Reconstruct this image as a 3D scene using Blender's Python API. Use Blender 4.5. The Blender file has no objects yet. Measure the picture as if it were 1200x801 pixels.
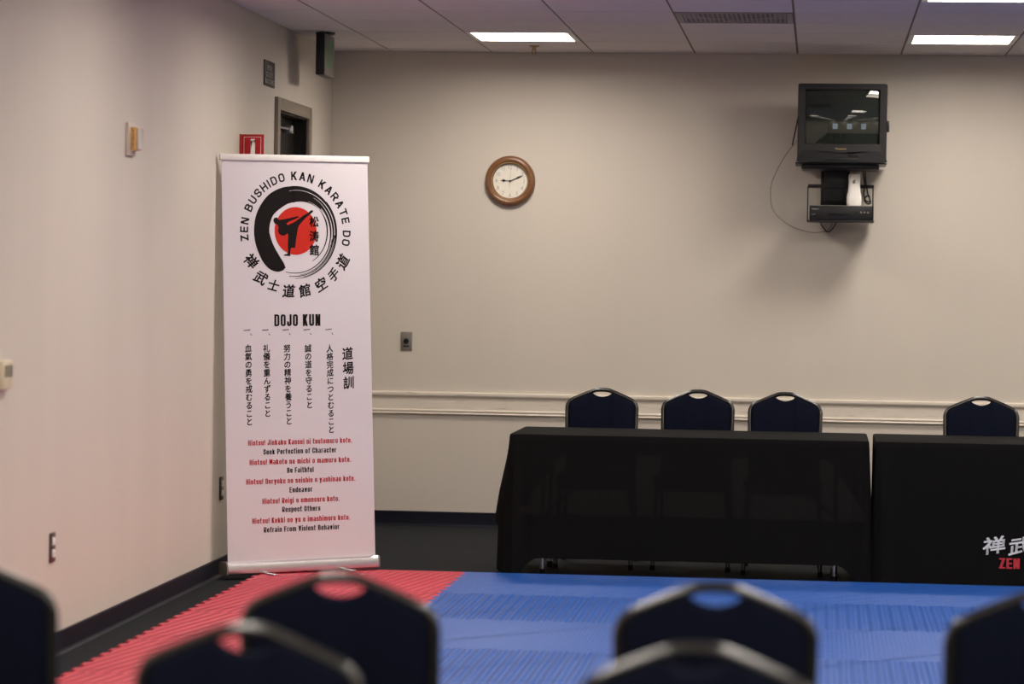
import bpy, bmesh, math, random
from mathutils import Vector, Matrix
random.seed(7)
PI = math.pi
scene = bpy.context.scene
COL = scene.collection

# ------------------------------------------------------------------ camera
def camera_basis(yaw, pitch, roll):
    f = Vector((math.sin(yaw)*math.cos(pitch), math.cos(yaw)*math.cos(pitch), math.sin(pitch)))
    r0 = Vector((math.cos(yaw), -math.sin(yaw), 0)); u0 = r0.cross(f)
    r = math.cos(roll)*r0 + math.sin(roll)*u0
    u = math.cos(roll)*u0 - math.sin(roll)*r0
    return r, u, f
cam_data = bpy.data.cameras.new('camera'); cam = bpy.data.objects.new('camera', cam_data); COL.objects.link(cam)
r, u, f = camera_basis(-.10536, -.02151, .01535)
M = Matrix((r, u, -f)).transposed().to_4x4(); M.translation = (0, 0, 1.49482)
cam.matrix_world = M
cam_data.sensor_width = 36; cam_data.lens = 3392.25/1200*36
cam_data.clip_end = 100; cam_data.clip_start = .1
cam_data.dof.use_dof = True; cam_data.dof.focus_distance = 15.0; cam_data.dof.aperture_fstop = 2.8
scene.camera = cam
# ------------------------------------------------------------------ light, exposure
LAMP_STRENGTH = 30.0
LAMP_COLOR = (1.0, .915, .825)
WINDOW_STRENGTH = 2.2
world = bpy.data.worlds.new('world'); scene.world = world; world.use_nodes = True
world.node_tree.nodes['Background'].inputs[0].default_value = (.5, .52, .6, 1)
world.node_tree.nodes['Background'].inputs[1].default_value = .02
vs = scene.view_settings
vs.view_transform = 'Standard'; vs.look = 'None'; vs.gamma = 1; vs.use_curve_mapping = False
vs.exposure = 0.62
scene.cycles.max_bounces = 10; scene.cycles.diffuse_bounces = 6; scene.cycles.glossy_bounces = 4
scene.cycles.transparent_max_bounces = 12; scene.cycles.sample_clamp_indirect = 6

# ------------------------------------------------------------------ materials
def nodes_of(m): return m.node_tree.nodes, m.node_tree.links
def mat(name, color, rough=.5, metal=0, noise=.08, nscale=40, bump=0, bscale=200, spec=.5, sheen=0, stretch=None, coat=0):
    m = bpy.data.materials.new(name); m.use_nodes = True
    N, L = nodes_of(m); b = N['Principled BSDF']
    b.inputs['Roughness'].default_value = rough; b.inputs['Metallic'].default_value = metal
    b.inputs['Specular IOR Level'].default_value = spec
    if sheen: b.inputs['Sheen Weight'].default_value = sheen
    if coat: b.inputs['Coat Weight'].default_value = coat
    tc = N.new('ShaderNodeTexCoord'); src = tc.outputs['Object']
    if stretch:
        mp = N.new('ShaderNodeMapping'); mp.inputs['Scale'].default_value = stretch
        L.new(src, mp.inputs[0]); src = mp.outputs[0]
    n = N.new('ShaderNodeTexNoise'); n.inputs['Scale'].default_value = nscale; n.inputs['Detail'].default_value = 3
    L.new(src, n.inputs['Vector'])
    cr = N.new('ShaderNodeMapRange'); cr.inputs['To Min'].default_value = 1-noise; cr.inputs['To Max'].default_value = 1+noise
    L.new(n.outputs['Fac'], cr.inputs['Value'])
    mx = N.new('ShaderNodeVectorMath'); mx.operation = 'SCALE'; mx.inputs[0].default_value = color
    L.new(cr.outputs[0], mx.inputs['Scale']); L.new(mx.outputs[0], b.inputs['Base Color'])
    if bump:
        n2 = N.new('ShaderNodeTexNoise'); n2.inputs['Scale'].default_value = bscale; n2.inputs['Detail'].default_value = 2
        L.new(src, n2.inputs['Vector'])
        bp = N.new('ShaderNodeBump'); bp.inputs['Strength'].default_value = bump; bp.inputs['Distance'].default_value = .003
        L.new(n2.outputs['Fac'], bp.inputs['Height']); L.new(bp.outputs[0], b.inputs['Normal'])
    return m
def emit(name, color, strength):
    m = bpy.data.materials.new(name); m.use_nodes = True
    N, L = nodes_of(m); N.remove(N['Principled BSDF'])
    e = N.new('ShaderNodeEmission'); e.inputs[0].default_value = (*color, 1); e.inputs[1].default_value = strength
    L.new(e.outputs[0], N['Material Output'].inputs[0]); return m

def wall_material():
    m = mat('wall_paint', (.57, .515, .445), .6, 0, .05, 3, .12, 350, .25, stretch=(1, 1, .15))
    return m
def rail_material():
    m = mat('rail_paint', (.66, .59, .50), .4, 0, .04, 5, 0)
    N, L = nodes_of(m); b = N['Principled BSDF']
    old = b.inputs['Base Color'].links[0].from_socket
    tc = N.new('ShaderNodeTexCoord'); mp = N.new('ShaderNodeMapping'); mp.inputs['Scale'].default_value = (2.4, 1, 42)
    L.new(tc.outputs['Object'], mp.inputs[0])
    n = N.new('ShaderNodeTexNoise'); n.inputs['Scale'].default_value = 3; n.inputs['Detail'].default_value = 5; L.new(mp.outputs[0], n.inputs['Vector'])
    rp = N.new('ShaderNodeMapRange'); rp.inputs['From Min'].default_value = .60; rp.inputs['From Max'].default_value = .72
    rp.inputs['To Max'].default_value = .55; L.new(n.outputs['Fac'], rp.inputs[0])
    mx = N.new('ShaderNodeMix'); mx.data_type = 'RGBA'; L.new(rp.outputs[0], mx.inputs[0]); L.new(old, mx.inputs[6])
    mx.inputs[7].default_value = (.2, .17, .15, 1); L.new(mx.outputs[2], b.inputs['Base Color'])
    return m
def mat_foam(name, color, angle):
    """EVA foam with a fine embossed stripe."""
    m = bpy.data.materials.new(name); m.use_nodes = True
    N, L = nodes_of(m); b = N['Principled BSDF']
    b.inputs['Roughness'].default_value = .45; b.inputs['Specular IOR Level'].default_value = .3
    tc = N.new('ShaderNodeTexCoord'); mp = N.new('ShaderNodeMapping'); mp.inputs['Rotation'].default_value = (0, 0, angle)
    L.new(tc.outputs['Object'], mp.inputs[0])
    w = N.new('ShaderNodeTexWave'); w.inputs['Scale'].default_value = 6.6; w.bands_direction = 'X'; w.inputs['Distortion'].default_value = .3
    L.new(mp.outputs[0], w.inputs['Vector'])
    w2 = N.new('ShaderNodeTexWave'); w2.inputs['Scale'].default_value = 17; w2.bands_direction = 'Y'
    L.new(mp.outputs[0], w2.inputs['Vector'])
    ad = N.new('ShaderNodeMath'); ad.operation = 'MULTIPLY_ADD'; ad.inputs[1].default_value = .06
    L.new(w2.outputs['Fac'], ad.inputs[0]); L.new(w.outputs['Fac'], ad.inputs[2])
    bp = N.new('ShaderNodeBump'); bp.inputs['Strength'].default_value = .9; bp.inputs['Distance'].default_value = .009
    L.new(ad.outputs[0], bp.inputs['Height']); L.new(bp.outputs[0], b.inputs['Normal'])
    n = N.new('ShaderNodeTexNoise'); n.inputs['Scale'].default_value = 9; L.new(tc.outputs['Object'], n.inputs['Vector'])
    cr = N.new('ShaderNodeMapRange'); cr.inputs['To Min'].default_value = .92; cr.inputs['To Max'].default_value = 1.08
    L.new(n.outputs['Fac'], cr.inputs[0])
    mx = N.new('ShaderNodeVectorMath'); mx.operation = 'SCALE'; mx.inputs[0].default_value = color
    L.new(cr.outputs[0], mx.inputs['Scale']); L.new(mx.outputs[0], b.inputs['Base Color'])
    return m
def sheer(name, color, clear):
    m = mat(name, color, .85, 0, .1, 60, .1, 900, .10)
    N, L = nodes_of(m); b = N['Principled BSDF']
    t = N.new('ShaderNodeBsdfTransparent'); mx = N.new('ShaderNodeMixShader'); mx.inputs[0].default_value = clear
    L.new(b.outputs[0], mx.inputs[1]); L.new(t.outputs[0], mx.inputs[2]); L.new(mx.outputs[0], N['Material Output'].inputs[0])
    return m

WALL = wall_material()
RAIL = rail_material()
BASEB = mat('navy_vinyl', (.007, .0075, .014), .45, 0, .15, 6, spec=.15)
CARPET = mat('charcoal_carpet', (.019, .020, .022), .95, 0, .45, 90, .5, 500, .1)
TILE = mat('ceiling_tile', (.76, .71, .71), .9, 0, .05, 25, .15, 250, .1)
GRID = mat('ceiling_grid', (.13, .10, .085), .6)
WHITE_METAL = mat('white_enamel', (.78, .76, .72), .35)
REFLECTOR = mat('lamp_reflector', (.72, .70, .66), .3)
LENS = emit('lamp_lens', LAMP_COLOR, LAMP_STRENGTH)
DAY = emit('daylight_pane', (.75, .88, 1.0), WINDOW_STRENGTH)
TAUPE = mat('taupe_frame_paint', (.20, .165, .125), .4)
DOORM = mat('dark_door', (.010, .008, .007), .4, spec=.3)
STEEL = mat('brushed_steel', (.55, .55, .56), .3, 1)
CHROME = mat('chrome', (.8, .8, .8), .12, 1)
NAVY = mat('navy_upholstery', (.0045, .006, .0145), .9, 0, .25, 150, .25, 600, .06)
FRAME = mat('black_vein_steel', (.017, .015, .013), .24, 0, .3, 120, 0, 200, .6, coat=.25)
RUBBER = mat('black_rubber', (.008, .008, .008), .6, spec=.2)
PLASTIC = mat('black_plastic', (.008, .0075, .008), .4, spec=.35)
PLASTIC2 = mat('charcoal_plastic', (.0125, .0112, .011), .45, spec=.35)
SCREEN = mat('screen_glass', (.012, .015, .012), .03, 0, 0.02, 5, 0, 200, .6, coat=.3)
CREAM = mat('white_plastic', (.72, .69, .64), .4)
GREYP = mat('grey_plastic', (.17, .15, .13), .4)
BEIGE = mat('beige_plastic', (.60, .52, .37), .45)
TAN = mat('tan_plastic', (.56, .34, .12), .4)
OAK = mat('honey_oak', (.17, .070, .023), .36, 0, .35, 14, .1, 60, .5, stretch=(1, 1, 4), coat=.3)
DIAL = mat('cream_dial', (.74, .70, .60), .5)
INK = mat('black_ink', (.009, .006, .006), .7, spec=.12)
GREYINK = mat('grey_ink', (.30, .28, .27), .6)
REDINK = mat('red_ink', (.40, .016, .024), .6, spec=.15)
SUNRED = mat('sun_red_ink', (.50, .022, .012), .6, spec=.15)
GOLD = mat('gold_print', (.45, .32, .14), .4, .4)
BANNER = mat('banner_vinyl', (.63, .59, .61), .5, 0, .02, 3)
ALU = mat('satin_aluminium', (.66, .64, .65), .22, .95)
SIGNRED = mat('sign_red', (.36, .010, .012), .4, spec=.3)
SIGNWHITE = mat('sign_white', (.80, .78, .75), .5)
SIGNDARK = mat('sign_dark', (.020, .015, .012), .5, spec=.25)
GREEN = mat('exit_green', (.012, .26, .075), .4)
EXITFACE = mat('exit_face', (.17, .15, .13), .4)
BLACKCLOTH = mat('black_tablecloth', (.0036, .0034, .0034), .85, 0, .15, 40, .15, 700, .10)
SHEERCLOTH = sheer('sheer_black_tablecloth', (.0036, .0033, .0032), .008)
REDFOAM = [mat_foam('red_foam', (.50, .028, .058), .17), mat_foam('red_foam_cross', (.50, .028, .058), .17)]
BLUEFOAM = [mat_foam('blue_foam', (.012, .075, .33), PI/2), mat_foam('blue_foam_cross', (.013, .076, .33), 0.0)]
CLOTHWHITE = mat('white_print', (.72, .72, .74), .6)
CLOTHRED = mat('red_print', (.42, .012, .02), .6)
LAMINATE = mat('table_laminate', (.35, .30, .25), .5)
VENTM = mat('vent_enamel', (.33, .29, .28), .6)
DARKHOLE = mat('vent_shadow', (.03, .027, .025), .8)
BRASS = mat('brass', (.45, .30, .14), .35, .9)

# ------------------------------------------------------------------ mesh helpers
def tag(o, label, cat, group=None, kind=None):
    if label: o['label'] = label
    if cat: o['category'] = cat
    if group: o['group'] = group
    if kind: o['kind'] = kind
    return o
def struct(o): o['kind'] = 'structure'; return o
def thing(name, label, cat, loc=(0, 0, 0), rz=0, group=None):
    o = bpy.data.objects.new(name, None); COL.objects.link(o)
    o.location = loc; o.rotation_euler = (0, 0, rz); o.empty_display_size = .1
    return tag(o, label, cat, group)
def link(name, bm, material, parent=None, smooth=35, loc=None):
    me = bpy.data.meshes.new(name)
    bmesh.ops.recalc_face_normals(bm, faces=bm.faces)
    bm.to_mesh(me); bm.free()
    ms = material if isinstance(material, (list, tuple)) else [material]
    for m in ms: me.materials.append(m)
    if smooth:
        for p in me.polygons: p.use_smooth = True
        me.set_sharp_from_angle(angle=math.radians(smooth))
    o = bpy.data.objects.new(name, me); COL.objects.link(o)
    if parent: o.parent = parent
    if loc: o.location = loc
    return o
def B(): return bmesh.new()
def box(bm, x0, x1, y0, y1, z0, z1, bev=0, seg=2, xf=None):
    g = bmesh.ops.create_cube(bm, size=1)
    vs_ = g['verts']
    for v in vs_:
        v.co = Vector(((x0+x1)/2+v.co.x*(x1-x0), (y0+y1)/2+v.co.y*(y1-y0), (z0+z1)/2+v.co.z*(z1-z0)))
    fs = list({f for v in vs_ for f in v.link_faces})
    allv = vs_
    if bev:
        es = list({e for v in vs_ for e in v.link_edges})
        res = bmesh.ops.bevel(bm, geom=es, offset=bev, segments=seg, affect='EDGES', profile=.5)
        allv = list({v for f in res['faces'] for v in f.verts})
    if xf:
        for v in set(allv): v.co = xf(v.co)
    return bm
def tube(bm, pts, rad, n=10, cap=True, flat=1.0):
    """tube along points; rad a number or list"""
    pts = [Vector(p) for p in pts]
    rads = rad if isinstance(rad, (list, tuple)) else [rad]*len(pts)
    rings = []; prev = None
    for i, p in enumerate(pts):
        a = pts[max(i-1, 0)]; b = pts[min(i+1, len(pts)-1)]
        t = (b-a).normalized()
        if prev is None:
            up = Vector((0, 1, 0)) if abs(t.y) < .9 else Vector((1, 0, 0))
            nrm = (up - t*up.dot(t)).normalized()
        else:
            nrm = (prev - t*prev.dot(t)).normalized()
        prev = nrm; bn = t.cross(nrm)
        rings.append([bm.verts.new(p + nrm*math.cos(2*PI*k/n)*rads[i]*flat + bn*math.sin(2*PI*k/n)*rads[i]) for k in range(n)])
    for i in range(len(rings)-1):
        for k in range(n):
            bm.faces.new((rings[i][k], rings[i][(k+1) % n], rings[i+1][(k+1) % n], rings[i+1][k]))
    if cap:
        bm.faces.new(rings[0][::-1]); bm.faces.new(rings[-1])
    return bm
def lathe(bm, prof, n=48, axis='Y', center=(0, 0, 0)):
    """profile of (radius, height) turned around an axis; closed with caps where radius 0"""
    c = Vector(center); rings = []
    for (rr, h) in prof:
        ring = []
        for k in range(1 if rr < 1e-6 else n):
            a = 2*PI*k/n
            if axis == 'Y': p = Vector((rr*math.cos(a), h, rr*math.sin(a)))
            elif axis == 'Z': p = Vector((rr*math.cos(a), rr*math.sin(a), h))
            else: p = Vector((h, rr*math.cos(a), rr*math.sin(a)))
            ring.append(bm.verts.new(c+p))
        rings.append(ring)
    for i in range(len(rings)-1):
        A, Bq = rings[i], rings[i+1]
        for k in range(n):
            if len(A) == 1 and len(Bq) == 1: continue
            if len(A) == 1: bm.faces.new((A[0], Bq[k], Bq[(k+1) % n]))
            elif len(Bq) == 1: bm.faces.new((A[k], A[(k+1) % n], Bq[0]))
            else: bm.faces.new((A[k], A[(k+1) % n], Bq[(k+1) % n], Bq[k]))
    return bm
def prism(bm, poly, to3, d):
    """poly: 2-D outline, to3(a,b) -> point, extruded along vector d"""
    d = Vector(d)
    a = [bm.verts.new(Vector(to3(*p))) for p in poly]
    b = [bm.verts.new(v.co+d) for v in a]
    n = len(a)
    fa = bm.faces.new(a); fb = bm.faces.new(b[::-1])
    for i in range(n): bm.faces.new((a[i], b[i], b[(i+1) % n], a[(i+1) % n]))
    bmesh.ops.triangulate(bm, faces=[fa, fb])
    return bm
def flat(bm, poly, to3):
    f = bm.faces.new([bm.verts.new(Vector(to3(*p))) for p in poly])
    bmesh.ops.triangulate(bm, faces=[f]); return bm
def spline(pts, k=8, closed=False):
    """Catmull-Rom through points"""
    P = [Vector(p) for p in pts]; n = len(P); out = []
    rng = range(n if closed else n-1)
    for i in rng:
        if closed: a, b, c, d = P[(i-1) % n], P[i], P[(i+1) % n], P[(i+2) % n]
        else: a, b, c, d = P[max(i-1, 0)], P[i], P[i+1], P[min(i+2, n-1)]
        for j in range(k):
            t = j/k
            out.append(.5*((2*b)+(c-a)*t+(2*a-5*b+4*c-d)*t*t+(3*b-a-3*c+d)*t**3))
    if not closed: out.append(P[-1])
    return out
_text_cache = {}
def glyphs(s, bold=0.0):
    """flat text as (verts, faces) at size 1 with bounds"""
    key = (s, bold)
    if key not in _text_cache:
        cu = bpy.data.curves.new('lettering_curve', 'FONT'); cu.body = s; cu.size = 1; cu.offset = bold; cu.resolution_u = 3
        ob = bpy.data.objects.new('lettering_curve', cu); COL.objects.link(ob)
        bpy.context.view_layer.update()
        dg = bpy.context.evaluated_depsgraph_get()
        me = bpy.data.meshes.new_from_object(ob.evaluated_get(dg))
        V = [tuple(v.co) for v in me.vertices]; F = [tuple(p.vertices) for p in me.polygons]
        bpy.data.objects.remove(ob); bpy.data.curves.remove(cu); bpy.data.meshes.remove(me)
        xs = [v[0] for v in V]; ys = [v[1] for v in V]
        _text_cache[key] = (V, F, (min(xs), max(xs), min(ys), max(ys)))
    return _text_cache[key]
def put(bm, s, to3, bold=0.0):
    """to3 maps (x,y,bounds) of the flat glyphs to 3-D"""
    V, F, bd = glyphs(s, bold)
    vv = [bm.verts.new(Vector(to3(x, y, bd))) for x, y, z in V]
    for f in F:
        try: bm.faces.new([vv[i] for i in f])
        except ValueError: pass
    return bm
def bold_put(bm, s, to3, d):
    """heavier strokes: the same flat print laid four times, shifted by d"""
    for dx, dy in ((-d, -d), (d, -d), (-d, d), (d, d)):
        put(bm, s, lambda x, y, bd, dx=dx, dy=dy: to3(x+dx, y+dy, bd))
X_ = .74                                             # x-height of the small letters
STROKES = {
 'O': (1, [[(0, .5, 0), (0, 1, 1), (1, 1, 1), (1, 0, 1), (0, 0, 1), (0, .5, 0)]]),
 'D': (1, [[(0, 0, 0), (0, 1, 0), (1, 1, 1), (1, 0, 1), (0, 0, 0)]]),
 'U': (1, [[(0, 1, 0), (0, 0, 1), (1, 0, 1), (1, 1, 0)]]),
 'J': (.85, [[(1, 1, 0), (1, 0, 1), (0, 0, 1), (0, .3, 0)]]),
 'N': (1, [[(0, 0, 0), (0, 1, 0)], [(1, 0, 0), (1, 1, 0)], [(0, 1, 0), (1, 0, 0)]]),
 'K': (1, [[(0, 0, 0), (0, 1, 0)], [(1, 1, 0), (.08, .46, 0)], [(.30, .58, 0), (1, 0, 0)]]),
 'Z': (.95, [[(0, 1, 0), (1, 1, 0)], [(0, 0, 0), (1, 0, 0)], [(1, 1, 0), (0, 0, 0)]]),
 'E': (.85, [[(1, 1, 0), (0, 1, 0), (0, 0, 0), (1, 0, 0)], [(0, .5, 0), (.9, .5, 0)]]),
 'F': (.85, [[(1, 1, 0), (0, 1, 0), (0, 0, 0)], [(0, .5, 0), (.9, .5, 0)]]),
 'P': (1, [[(0, 0, 0), (0, 1, 0), (1, 1, 1), (1, .42, 1), (0, .42, 0)]]),
 'C': (1, [[(1, .72, 0), (1, 1, 1), (0, 1, 1), (0, 0, 1), (1, 0, 1), (1, .28, 0)]]),
 'V': (1.1, [[(0, 1, 0), (.5, 0, 0)], [(1, 1, 0), (.5, 0, 0)]]),
 'M': (1.35, [[(0, 0, 0), (0, 1, 0)], [(1, 0, 0), (1, 1, 0)], [(0, 1, 0), (.5, .25, 0)], [(1, 1, 0), (.5, .25, 0)]]),
 'B': (1, [[(0, 0, 0), (0, 1, 0), (.93, 1, 1), (.93, .52, 1), (0, .52, 0)], [(.4, .52, 0), (1, .52, 1), (1, 0, 1), (0, 0, 0)]]),
 'S': (.95, [[(1, .76, 0), (1, 1, 1), (0, 1, 1), (0, .52, 1), (1, .50, 1), (1, 0, 1), (0, 0, 1), (0, .24, 0)]]),
 'H': (1, [[(0, 0, 0), (0, 1, 0)], [(1, 0, 0), (1, 1, 0)], [(0, .5, 0), (1, .5, 0)]]),
 'I': (0, [[(0, 0, 0), (0, 1, 0)]]),
 'A': (1.1, [[(0, 0, 0), (.5, 1, 0)], [(1, 0, 0), (.5, 1, 0)], [(.17, .28, 0), (.83, .28, 0)]]),
 'R': (1, [[(0, 0, 0), (0, 1, 0), (1, 1, 1), (1, .45, 1), (0, .45, 0)], [(.5, .45, 0), (1, 0, 0)]]),
 'T': (1, [[(0, 1, 0), (1, 1, 0)], [(.5, 1, 0), (.5, 0, 0)]]),
 'a': (.9, [[(.05, X_, 0), (1, X_, 1), (1, 0, 0)], [(1, .40, 0), (0, .40, 1), (0, 0, 1), (1, 0, 0)]]),
 'b': (.9, [[(0, 1, 0), (0, 0, 0)], [(0, X_, 0), (1, X_, 1), (1, 0, 1), (0, 0, 0)]]),
 'c': (.85, [[(1, .52, 0), (1, X_, 1), (0, X_, 1), (0, 0, 1), (1, 0, 1), (1, .22, 0)]]),
 'd': (.9, [[(1, 1, 0), (1, 0, 0)], [(1, X_, 0), (0, X_, 1), (0, 0, 1), (1, 0, 0)]]),
 'e': (.9, [[(0, .36, 0), (1, .36, 0), (1, X_, 1), (0, X_, 1), (0, 0, 1), (1, 0, 1), (1, .14, 0)]]),
 'f': (.5, [[(1, 1, 0), (.3, 1, 1), (.3, 0, 0)], [(0, X_, 0), (1, X_, 0)]]),
 'g': (.9, [[(1, X_, 0), (0, X_, 1), (0, 0, 1), (1, 0, 0)], [(1, X_, 0), (1, -.27, 1), (.05, -.27, 0)]]),
 'h': (.9, [[(0, 1, 0), (0, 0, 0)], [(0, X_, 0), (1, X_, 1), (1, 0, 0)]]),
 'i': (0, [[(0, X_, 0), (0, 0, 0)], [(0, 1.0, 0), (0, 1.06, 0)]]),
 'k': (.9, [[(0, 1, 0), (0, 0, 0)], [(1, X_, 0), (.08, .34, 0)], [(.3, .44, 0), (1, 0, 0)]]),
 'l': (0, [[(0, 1, 0), (0, 0, 0)]]),
 'm': (1.7, [[(0, X_, 0), (0, 0, 0)], [(0, X_, 0), (.5, X_, 1), (.5, 0, 0)], [(.5, X_, 0), (1, X_, 1), (1, 0, 0)]]),
 'n': (.9, [[(0, X_, 0), (0, 0, 0)], [(0, X_, 0), (1, X_, 1), (1, 0, 0)]]),
 'o': (.9, [[(0, .37, 0), (0, X_, 1), (1, X_, 1), (1, 0, 1), (0, 0, 1), (0, .37, 0)]]),
 'p': (.9, [[(0, X_, 0), (0, -.27, 0)], [(0, X_, 0), (1, X_, 1), (1, 0, 1), (0, 0, 0)]]),
 'r': (.5, [[(0, X_, 0), (0, 0, 0)], [(0, X_, 0), (1, X_, 0)]]),
 's': (.85, [[(1, .56, 0), (1, X_, 1), (0, X_, 1), (0, .39, 1), (1, .37, 1), (1, 0, 1), (0, 0, 1), (0, .18, 0)]]),
 't': (.5, [[(.3, 1, 0), (.3, 0, 1), (1, 0, 0)], [(0, X_, 0), (1, X_, 0)]]),
 'u': (.9, [[(0, X_, 0), (0, 0, 1), (1, 0, 0)], [(1, X_, 0), (1, 0, 0)]]),
 'v': (.95, [[(0, X_, 0), (.5, 0, 0)], [(1, X_, 0), (.5, 0, 0)]]),
 'y': (1, [[(0, X_, 0), (.5, 0, 0)], [(1, X_, 0), (.3, -.27, 0)]]),
 '!': (0, [[(0, 1, 0), (0, .34, 0)], [(0, 0, 0), (0, .05, 0)]]),
 '.': (0, [[(0, 0, 0), (0, .04, 0)]]),
}
def stroke_width(ch, W, t): return STROKES[ch][0]*W+t
def stroke_letter(bm, ch, W, t, plane, tx=None):
    """letter of height 1 with upright strokes t wide, its left edge at 0; plane(x,y) -> point"""
    k, lines = STROKES[ch]; ty = t if tx is None else tx
    H = 1-ty; rad = min(.30, W*.5)
    for ln in lines:
        P = [(Vector((t/2+u_*k*W, ty/2+v_*H)), q) for u_, v_, q in ln]; path = []
        lo = min(p.y for p, q in P)-ty/2; hi = max(p.y for p, q in P)+ty/2
        for i, (p, q) in enumerate(P):
            if q and 0 < i < len(P)-1:
                a, b = P[i-1][0], P[i+1][0]
                ra = min(rad, (a-p).length*.5); rb = min(rad, (b-p).length*.5)
                A, Bq = p+(a-p).normalized()*ra, p+(b-p).normalized()*rb
                for j in range(7):
                    s_ = j/6; path.append((1-s_)**2*A+2*s_*(1-s_)*p+s_*s_*Bq)
            else: path.append(p)
        n = len(path); L_, R_ = [], []
        closed = (path[0]-path[-1]).length < 1e-6
        if n == 2 and abs((path[1]-path[0]).x) > .01 and abs((path[1]-path[0]).y) > .01:
            a, b = path                                 # slanted bar cut level at both ends
            d = (b-a).normalized(); hw = min(t*.62/abs(d.y), t*1.1)
            ya, yb_ = (hi, lo) if a.y > b.y else (lo, hi)
            q = [Vector((a.x-hw, ya)), Vector((a.x+hw, ya)), Vector((b.x+hw, yb_)), Vector((b.x-hw, yb_))]
            wmax = k*W+t
            q = [Vector((min(wmax, max(0, v.x)), v.y)) for v in q]
            try: bm.faces.new([bm.verts.new(Vector(plane(v.x, v.y))) for v in q])
            except ValueError: pass
            continue
        for i, p in enumerate(path):
            d0 = (path[i]-path[i-1]).normalized() if i else ((path[-1]-path[-2]).normalized() if closed else None)
            d1 = (path[i+1]-path[i]).normalized() if i < n-1 else ((path[1]-path[0]).normalized() if closed else None)
            d0 = d0 or d1; d1 = d1 or d0
            n0, n1 = Vector((-d0.y, d0.x)), Vector((-d1.y, d1.x)); m_ = n0+n1
            m_ = m_.normalized() if m_.length > 1e-4 else n0
            q = m_/max(.38, m_.dot(n0))
            e = Vector((q.x*t/2, q.y*ty/2)); ext = Vector((0, 0))
            if not closed and i == 0: ext = Vector((-d0.x*t/2, -d0.y*ty/2))
            if not closed and i == n-1: ext = Vector((d0.x*t/2, d0.y*ty/2))
            L_.append(p+e+ext); R_.append(p-e+ext)
        for i in range(n-1):
            q = [L_[i], L_[i+1], R_[i+1], R_[i]]
            q = [Vector((v.x, min(hi, max(lo, v.y)))) for v in q]
            try: bm.faces.new([bm.verts.new(Vector(plane(v.x, v.y))) for v in q])
            except ValueError: pass
def stroke_word(bm, text, W, t, gap_, space, a0, a1, b0, b1, plane, tx=None):
    tot_ = sum(space if c == ' ' else stroke_width(c, W, t)+gap_ for c in text)-gap_; x = 0
    for c in text:
        if c == ' ': x += space; continue
        stroke_letter(bm, c, W, t, lambda u_, v_, x=x: plane(a0+(x+u_)/tot_*(a1-a0), b0+v_*(b1-b0)), tx)
        x += stroke_width(c, W, t)+gap_
def fit(a0, a1, b0, b1, plane):
    """stretch the text bounds to the rectangle (a0..a1, b0..b1) of plane(a,b)"""
    def f(x, y, bd):
        return plane(a0+(x-bd[0])/(bd[1]-bd[0])*(a1-a0), b0+(y-bd[2])/(bd[3]-bd[2])*(b1-b0))
    return f
def copy_tree(o, parent=None):
    c = o.copy(); COL.objects.link(c)
    if parent: c.parent = parent
    for ch in list(o.children): copy_tree(ch, c)
    return c

# ------------------------------------------------------------------ the room
XL, XR, YB, YR, HC = -2.949, 11.8, 17.33, -4.0, 2.861
G0, GS, GY = -2.5896, .6096, 17.124      # ceiling grid
bm = B(); box(bm, XL-.3, XR+.15, YR-.15, YB+.15, -.12, 0)
struct(link('floor', bm, CARPET, smooth=0))
bm = B(); box(bm, XL-.15, XR+.15, YB, YB+.15, 0, HC+.3)
struct(link('wall_back', bm, WALL, smooth=0))
DY0, DY1, DZ = 15.53, 16.47, 2.405       # door opening in the left wall
bm = B()
for (a, b, c, d) in ((YR, DY0, 0, HC+.3), (DY1, YB, 0, HC+.3), (DY0, DY1, DZ, HC+.3)): box(bm, XL-.15, XL, a, b, c, d)
struct(link('wall_left', bm, WALL, smooth=0))
bm = B(); box(bm, XR, XR+.15, YR, YB, 0, HC+.3)
struct(link('wall_right', bm, WALL, smooth=0))
WINS = [(-1.9, -.7), (1.3, 2.5), (4.5, 5.7)]
bm = B()
edges = [XL-.15] + [e for w in WINS for e in w] + [XR+.15]
for i in range(0, len(edges), 2): box(bm, edges[i], edges[i+1], YR-.15, YR, 0, HC+.3)
for a, b in WINS:
    box(bm, a, b, YR-.15, YR, 0, .9); box(bm, a, b, YR-.15, YR, 2.2, HC+.3)
struct(link('wall_rear', bm, WALL, smooth=0))
for i, (a, b) in enumerate(WINS):
    bm = B()
    for (p, q, c, d) in ((a, a+.05, .9, 2.2), (b-.05, b, .9, 2.2), ((a+b)/2-.02, (a+b)/2+.02, .9, 2.2)): box(bm, p, q, YR-.1, YR-.04, c, d, .004)
    box(bm, a, b, YR-.1, YR-.04, .9, .95, .004); box(bm, a, b, YR-.1, YR-.04, 2.15, 2.2, .004); box(bm, a, b, YR-.1, YR-.04, 1.53, 1.57, .004)
    w = struct(link('window_%d' % (i+1), bm, WHITE_METAL))
    bm = B(); flat(bm, [(a, .9), (b, .9), (b, 2.2), (a, 2.2)], lambda x, z: (x, YR-.11, z))
    link('pane', bm, DAY, w, 0)
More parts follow.
